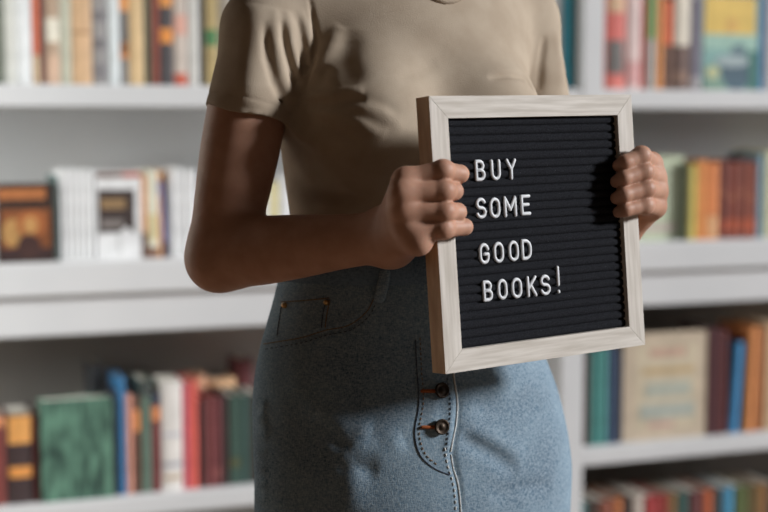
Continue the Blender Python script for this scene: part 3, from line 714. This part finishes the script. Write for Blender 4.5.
# legs, torso core, neck and head, out of frame or under the clothes
HC = LP(1.40, 0, .0)+np.array([.003, -.01, .155]); HX = AX
def f_core(p):
    d = torso(p, -.016); d = np.maximum(d, .62-p[:, 2]); d = np.maximum(d, p[:, 2]-1.49)
    for sg, hx in ((-1, -.085), (1, .085)):
        hip = LP(.80, hx, 0); kn = LP(.50, hx*.95, .01); kn[2] = .45; an = LP(.50, hx*.9, -.02); an[2] = .075; toe = an+FWD*.13; toe[2] = .022
        d = smin(d, rcone(p, hip, kn, .078, .052), .03); d = smin(d, rcone(p, kn, an, .051, .034), .03)
        cf = kn*.7+an*.3-FWD*.018; d = smin(d, ellip(p, cf, (.045, .045, .10)), .03)
        d = smin(d, rcone(p, an-FWD*.01-np.array([0, 0, .035]), toe, .034, .021), .03)
    for s_ in (SHR, SHL): d = smin(d, rcone(p, s_, LP(1.37, 0, 0), .034, .04), .03)
    h_ = ellip(p, HC+FWD*(-.008)+np.array([0, 0, .03]), (.073, .092, .088), HX)
    h_ = smin(h_, ellip(p, HC+FWD*.028+np.array([0, 0, -.035]), (.054, .062, .075), HX), .04)
    h_ = smin(h_, rcone(p, HC+FWD*.088+np.array([0, 0, .012]), HC+FWD*.104+np.array([0, 0, -.022]), .007, .011), .012)
    for sg in (-1, 1):
        e_ = HC+FWD*.088+LAT*.031*sg+np.array([0, 0, .012]); h_ = h_+.007*np.exp(-((p-e_)**2).sum(1)/(2*.012**2))
        h_ = smin(h_, np.linalg.norm(p-(e_-FWD*.010), axis=1)-.0125, .003)
        h_ = smin(h_, ellip(p, HC+LAT*.072*sg-FWD*.008+np.array([0, 0, -.002]), (.008, .018, .030), HX), .006)
    for dz in (-.052, -.062): h_ = smin(h_, rcone(p, HC+FWD*.085-LAT*.018+np.array([0, 0, dz]), HC+FWD*.085+LAT*.018+np.array([0, 0, dz]), .0055, .0055), .006)
    return smin(d, h_, .03)
body = own(mesh_of('body', [
    (f_arm_r, *bbox([SHR, ELR, WRR, *[q for f in RH for q in f], *TR], .062), .0014, 1),
    (f_arm_l, *bbox([SHL, ELL, WRL, *[q for f in LH for q in f], *TL], .060), .0014, 1),
    (f_core, (-.25, 1.30, -.005), (.32, 1.86, 1.70), .006, 1)], M['skin'], person))
def f_hair(p):
    d = ellip(p, HC+FWD*(-.014)+np.array([0, 0, .036]), (.083, .100, .094), HX)
    d = smin(d, ellip(p, HC-FWD*.07+np.array([0, 0, -.04]), (.065, .045, .10), HX), .04)
    cut = ellip(p, HC+FWD*.09+np.array([0, 0, -.055]), (.066, .09, .115), HX); return np.maximum(d, -cut)
own(mesh_of('hair', [(f_hair, HC-.22, HC+.18, .005, 1)], M['hair'], person))
def f_shoe(sg):
    an = LP(.50, sg*.0765, -.02); an[2] = .06
    def f(p):
        heel = an-FWD*.02; heel[2] = .034; toe = an+FWD*.15; toe[2] = .030
        d = rcone(p, heel, toe, .041, .037); d = smin(d, rcone(p, an, an+FWD*.01, .044, .046), .03)
        d = np.maximum(d, -p[:, 2]+.001); return np.maximum(d, p[:, 2]-.075)
    return f, an
for sg in (-1, 1):
    f, an = f_shoe(sg); own(mesh_of('shoe', [(f, an-.26, an+.26, .005, 1)], M['shoe'], person))

# ---- t-shirt
HEMR = P(247.5, 118, 1.514); HEMN = (SHR-HEMR)/np.linalg.norm(SHR-HEMR)
HEMN = HEMN+np.array([.09, 0, 0]); HEMN /= np.linalg.norm(HEMN)
HEML = SHL*.55+ELL*.45; HEMLN = (SHL-HEML)/np.linalg.norm(SHL-HEML)
def shirt_base(p):
    d = torso(p, .0); d = bust(p, d, .0)
    sr = rcone(p, SHR+np.array([.004, 0, -.004]), HEMR+(HEMR-SHR)*.6, .0445, .0515)
    h_ = (p-HEMR)@HEMN; rr = rcone(p, HEMR+HEMN*.05, HEMR-HEMN*.06, .0440, .0440)
    wav = .0022*np.sin(np.arctan2((p-HEMR)@FWD, (p-HEMR)@LAT)*3+1)
    sr = sr+.0009*np.exp(-(h_-.0155)**2/(2*.0009**2))
    sr = np.maximum(np.maximum(sr, -np.maximum(rr, h_-.022)), -(h_+wav))
    sl = rcone(p, SHL, HEML+(HEML-SHL)*.6, .0435, .0465); h_ = (p-HEML)@HEMLN; sl = np.maximum(np.maximum(sl, -np.maximum(rcone(p, HEML+HEMLN*.05, HEML-HEMLN*.06, .0443, .0443), h_-.022)), -h_)
    d = smin(d, rcone(p, SHR, LP(1.385, 0, 0), .0415, .046), .03); d = smin(d, rcone(p, SHL, LP(1.385, 0, 0), .0415, .046), .03)
    return smin(smin(d, sr, .02), sl, .02)
def H3(lst, f=shirt_base): return np.array([hit(f, x, y) for x, y in lst])
SF = [  # folds: pixel line, height (minus = valley), half breadth
 ([(257, 4), (250, 54), (247, 108)], .0060, .0110), ([(275, 8), (275, 40), (282, 72), (292, 104)], .0036, .0040),
 ([(286, 10), (291, 44), (301, 80)], .0034, .0036), ([(300, 8), (307, 42), (310, 66)], .0018, .0034),
 ([(264, 20), (267, 58), (274, 82), (286, 106)], -.0048, .0036), ([(281, 20), (287, 55), (297, 88)], -.0046, .0032), ([(298, 16), (304, 46), (306, 76)], -.0030, .0034),
 ([(309, -4), (316, 40), (313, 68), (302, 96), (289, 126)], -.0046, .0019),
 ([(342, 26), (324, 56), (310, 82)], .0040, .0060), ([(348, 30), (345, 60), (354, 86)], -.0034, .010), ([(330, 66), (320, 84), (330, 98)], -.002, .007),
 ([(304, 97), (330, 94), (364, 91)], .0035, .0035), ([(304, 104), (332, 103), (366, 99)], -.0040, .004),
 ([(322, 111), (360, 121), (386, 138)], .0016, .0045), ([(346, 104), (384, 113), (404, 130)], .0016, .0050), ([(340, 99), (376, 102), (400, 114)], -.0012, .0050), ([(318, 107), (356, 114), (384, 130)], -.0014, .0045),
 ([(290, 132), (318, 146), (372, 158)], .0030, .006), ([(290, 118), (325, 124), (362, 140)], -.0022, .004), ([(284, 170), (320, 190), (372, 196)], -.0030, .008), ([(288, 200), (330, 206), (372, 214)], .0030, .008),
 ([(488, 78), (512, 75), (527, 79), (534, 92)], -.0036, .0028), ([(484, 72), (512, 69), (530, 73)], .0008, .006),
 ([(545, 36), (541, 64), (538, 92)], -.0036, .0034), ([(398, 79), (418, 72), (437, 62)], -.0010, .005),
 ([(556, 30), (560, 60), (562, 90)], .002, .006)]
SF = [(H3(a), b_, c_) for a, b_, c_ in SF]
NK = LP(1.405, 0, .018)
def f_shirt(p):
    d = shirt_base(p)-folds(p, SF)
    nk = rcone(p, NK-np.array([0, 0, .055]), NK+np.array([0, 0, .2]), .066, .066); d = np.maximum(d, -nk)
    d = np.maximum(d, p[:, 2]-1.41); return np.maximum(d, .985-p[:, 2])
shirt = own(mesh_of('t_shirt', [(f_shirt, (-.27, 1.40, .97), (.34, 1.80, 1.43), .0017, 2)], M['shirt'], person))
bm = bmesh.new(); ring = []
for a in np.linspace(0, 2*math.pi, 48, endpoint=False):
    q = NK+LAT*math.cos(a)*.070+FWD*math.sin(a)*.070; zz = np.linspace(1.44, 1.28, 161); pp = np.tile(q, (161, 1)); pp[:, 2] = zz
    ins = np.nonzero(shirt_base(pp) < .0)[0]; q[2] = min(zz[ins[0]] if len(ins) else 1.36, 1.405); ring.append(q)
tube(bm, ring, .0042, 8, True); obj('collar', bm, M['collar'], shirt, None, True)

# ---- denim skirt
def skirt_base(p):
    d = torso(p, .003)
    return np.maximum(np.maximum(d, p[:, 2]-1.060), .50-p[:, 2])
KF = [([(314, 396), (334, 432), (349, 466), (353, 514)], .0042, .0120), ([(316, 414), (330, 432), (346, 452)], -.0040, .0065), ([(322, 408), (345, 424), (372, 430)], .0040, .008), ([(350, 446), (380, 452), (404, 440)], .0030, .008),
 ([(336, 470), (356, 466), (378, 474)], -.0022, .006), ([(460, 436), (488, 452), (518, 472)], -.0042, .0065), ([(462, 426), (492, 438), (524, 456)], .0030, .008),
 ([(490, 498), (520, 488), (552, 484)], -.0025, .006), ([(472, 404), (505, 410), (540, 396)], -.0030, .009), ([(462, 392), (500, 388), (536, 378)], .0020, .009),
 ([(268, 400), (262, 418), (270, 436)], .0025, .005), ([(290, 380), (310, 400), (316, 420)], .002, .008),
 ([(455, 376), (458.5, 405), (455, 436), (452, 456), (458, 482), (462, 516)], -.0032, .0022),
 ([(449, 376), (451.5, 405), (449, 436), (446.5, 456)], .0018, .0040),
 ([(432, 376), (434, 405), (430, 440)], .0012, .0060), ([(264, 346), (301, 339.5), (326, 332), (349, 327), (368, 313), (376, 299)], -.0016, .0016), ([(264, 341), (301, 334.5), (326, 327), (347, 321), (364, 308), (371, 297)], .0010, .0022)]
for yy in range(398, 516, 16): KF.append(([(256, yy), (261, yy+5), (268, yy+7)], .0022, .0035))
KF = [(H3(a, skirt_base), b_, c_) for a, b_, c_ in KF]
def f_skirt(p):
    d = skirt_base(p)-folds(p, KF); i = torso(p, -.006)
    return np.maximum(d, -np.maximum(i, p[:, 2]-.75))
skirt = own(mesh_of('denim_skirt', [(f_skirt, (-.22, 1.42, .49), (.28, 1.80, 1.075), .0020, 1)], M['denim'], person))
def line(pts, step=4):
    pts = [np.array(p, float) for p in pts]; n = len(pts); out = []
    t = np.concatenate([[0], np.cumsum([np.linalg.norm(b_-a) for a, b_ in zip(pts, pts[1:])])]); s_ = np.arange(0, t[-1]+.01, step)
    xs = hermite(t, [p[0] for p in pts], s_); ys_ = hermite(t, [p[1] for p in pts], s_); return list(zip(xs, ys_))
def on_skirt(pts, lift, step=4): return [hit(f_skirt, x, y, lift=lift) for x, y in line(pts, step)]
def seam(name, pts, r, m, lift=.0004, step=4):
    bm = bmesh.new(); tube(bm, on_skirt(pts, lift, step), r, 6); return obj(name, bm, m, skirt, None, True)
def stitches(name, pts, r, m, lift=.0003, per=5.0, duty=.62):
    L_ = on_skirt(pts, lift, per/2); bm = bmesh.new()
    for i in range(0, len(L_)-1, 2): tube(bm, [L_[i], L_[i]*(1-duty*1.25)+L_[i+1]*duty*1.25], r, 5)
    return obj(name, bm, m, skirt)
pk = [(264, 344), (301, 337.6), (326, 330), (349, 325), (367, 311), (374.5, 297)]
seam('pocket_stitching', pk, .00055, M['thread']); stitches('pocket_stitching', [(x+2, y+5) for x, y in pk], .0005, M['dthread'])
seam('coin_pocket_stitching', [(281, 302), (305, 300.5), (330, 298)], .0006, M['thread']); seam('coin_pocket_stitching', [(282, 304), (279, 322), (277, 339)], .0005, M['dthread'])
seam('coin_pocket_stitching', [(330, 300), (327, 314), (325, 329)], .0006, M['thread']); seam('coin_pocket_stitching', [(326, 300), (323, 314), (321, 331)], .0005, M['dthread'])
fly = [(415.5, 340), (417, 373), (419, 403), (415, 436), (421, 456), (434, 468), (450, 475)]
seam('fly_stitching', fly, .0005, M['dthread']); stitches('fly_stitching', [(x+4.5, y-2) for x, y in fly[:-1]], .00055, M['thread'])
stitches('placket_stitching', [(447, 378), (450.5, 405), (448, 436), (446, 454)], .0005, M['dthread'])
seam('placket_edge', [(453.5, 340), (453.7, 378), (457, 403), (455.5, 425), (452, 441), (449.6, 455)], .00105, M['pale_edge'], .0008)
seam('placket_edge', [(451, 455), (453, 468), (457.5, 482), (460, 500), (461, 520)], .0008, M['pale_edge'], .0006)
stitches('centre_seam_stitching', [(445, 448), (448, 466), (453, 482), (455.5, 500), (456, 518)], .0007, M['pale_edge'], .0004, 6)
for (x, y) in ((285, 305.5), (326.5, 302.5)):
    c_ = hit(f_skirt, x, y, lift=.0010); e_ = hit(f_skirt, x, y, lift=.0020); bm = bmesh.new(); n_ = (e_-c_)/np.linalg.norm(e_-c_)
    tube(bm, [c_-n_*.0012, c_+n_*.0004], [.0034, .0030], 16); tube(bm, [c_, c_+n_*.0014], [.0014, .0012], 10); obj('rivet', bm, M['rivet'], skirt, None, True)
for (x, y) in ((440.5, 390.5), (440.5, 426.5)):
    c_ = hit(f_skirt, x, y, lift=.0030); e_ = hit(f_skirt, x, y, lift=.0060); n_ = (e_-c_)/np.linalg.norm(e_-c_); bm = bmesh.new()
    s_ = np.cross(n_, [0, 0, 1]); s_ /= np.linalg.norm(s_); u_ = np.cross(s_, n_)
    prof = [(-.004, .0030), (-.001, .0030), (-.0006, .0078), (.0004, .0086), (.0016, .0086), (.0023, .0078), (.0020, .0066), (.0014, .0060), (.0012, .0030), (.0020, .0022), (.0022, .0004)]
    rings = [[bm.verts.new(c_+n_*h_+(s_*math.cos(a)+u_*math.sin(a))*r_) for a in np.linspace(0, 2*math.pi, 28, endpoint=False)] for h_, r_ in prof]
    for A_, B_ in zip(rings, rings[1:]):
        for j in range(28): bm.faces.new((A_[j], A_[(j+1) % 28], B_[(j+1) % 28], B_[j]))
    bm.faces.new(rings[-1]); bm.faces.new(rings[0][::-1]); obj('button', bm, M['brass'], skirt, 'round dark brass button', True)
    bm = bmesh.new(); tube(bm, [hit(f_skirt, px_, y+.6, lift=.0006) for px_ in (422, 426, 430, 434, 438)], .0019, 8); obj('buttonhole', bm, M['orange_thread'], skirt, 'rust orange stitched buttonhole', True)
# waistband and belt loop
bm = bmesh.new(); ring = []
zz = (1.026, 1.062); cols_ = []
for a in np.linspace(0, 2*math.pi, 96, endpoint=False):
    colv = []
    for z in zz:
        s4 = [np.interp(z, ZT, TAB[:, k]) for k in range(4)]
        for o_ in (.0065, .001): colv.append(bm.verts.new(np.array([s4[0], s4[1], z])+LAT*math.cos(a)*(s4[2]+o_)+FWD*math.sin(a)*(s4[3]+o_)))
    cols_.append(colv)
for i in range(96):
    p0, p1 = cols_[i], cols_[(i+1) % 96]
    for a_, b_ in ((0, 2), (2, 3), (3, 1), (1, 0)): bm.faces.new((p0[a_], p1[a_], p1[b_], p0[b_]))
obj('waistband', bm, M['denim_dark'], skirt, None, True)
def belt(x):
    bm = bmesh.new(); top = np.array(hit(f_skirt, x-3, 297, lift=.0045)); 
    pts = [hit(f_skirt, x-5, 299, lift=.002), hit(f_skirt, x-4, 294, lift=.0075), hit(f_skirt, x-2, 284, lift=.0085), hit(f_skirt, x, 274, lift=.0080)]
    n_ = pts[1]-hit(f_skirt, x-4, 294, lift=.002); n_ /= np.linalg.norm(n_)
    tube(bm, pts, .0062, 10, flat=(n_, .25)); obj('belt_loop', bm, M['denim'], skirt, None, True)
belt(384)
bpy.context.view_layer.update()
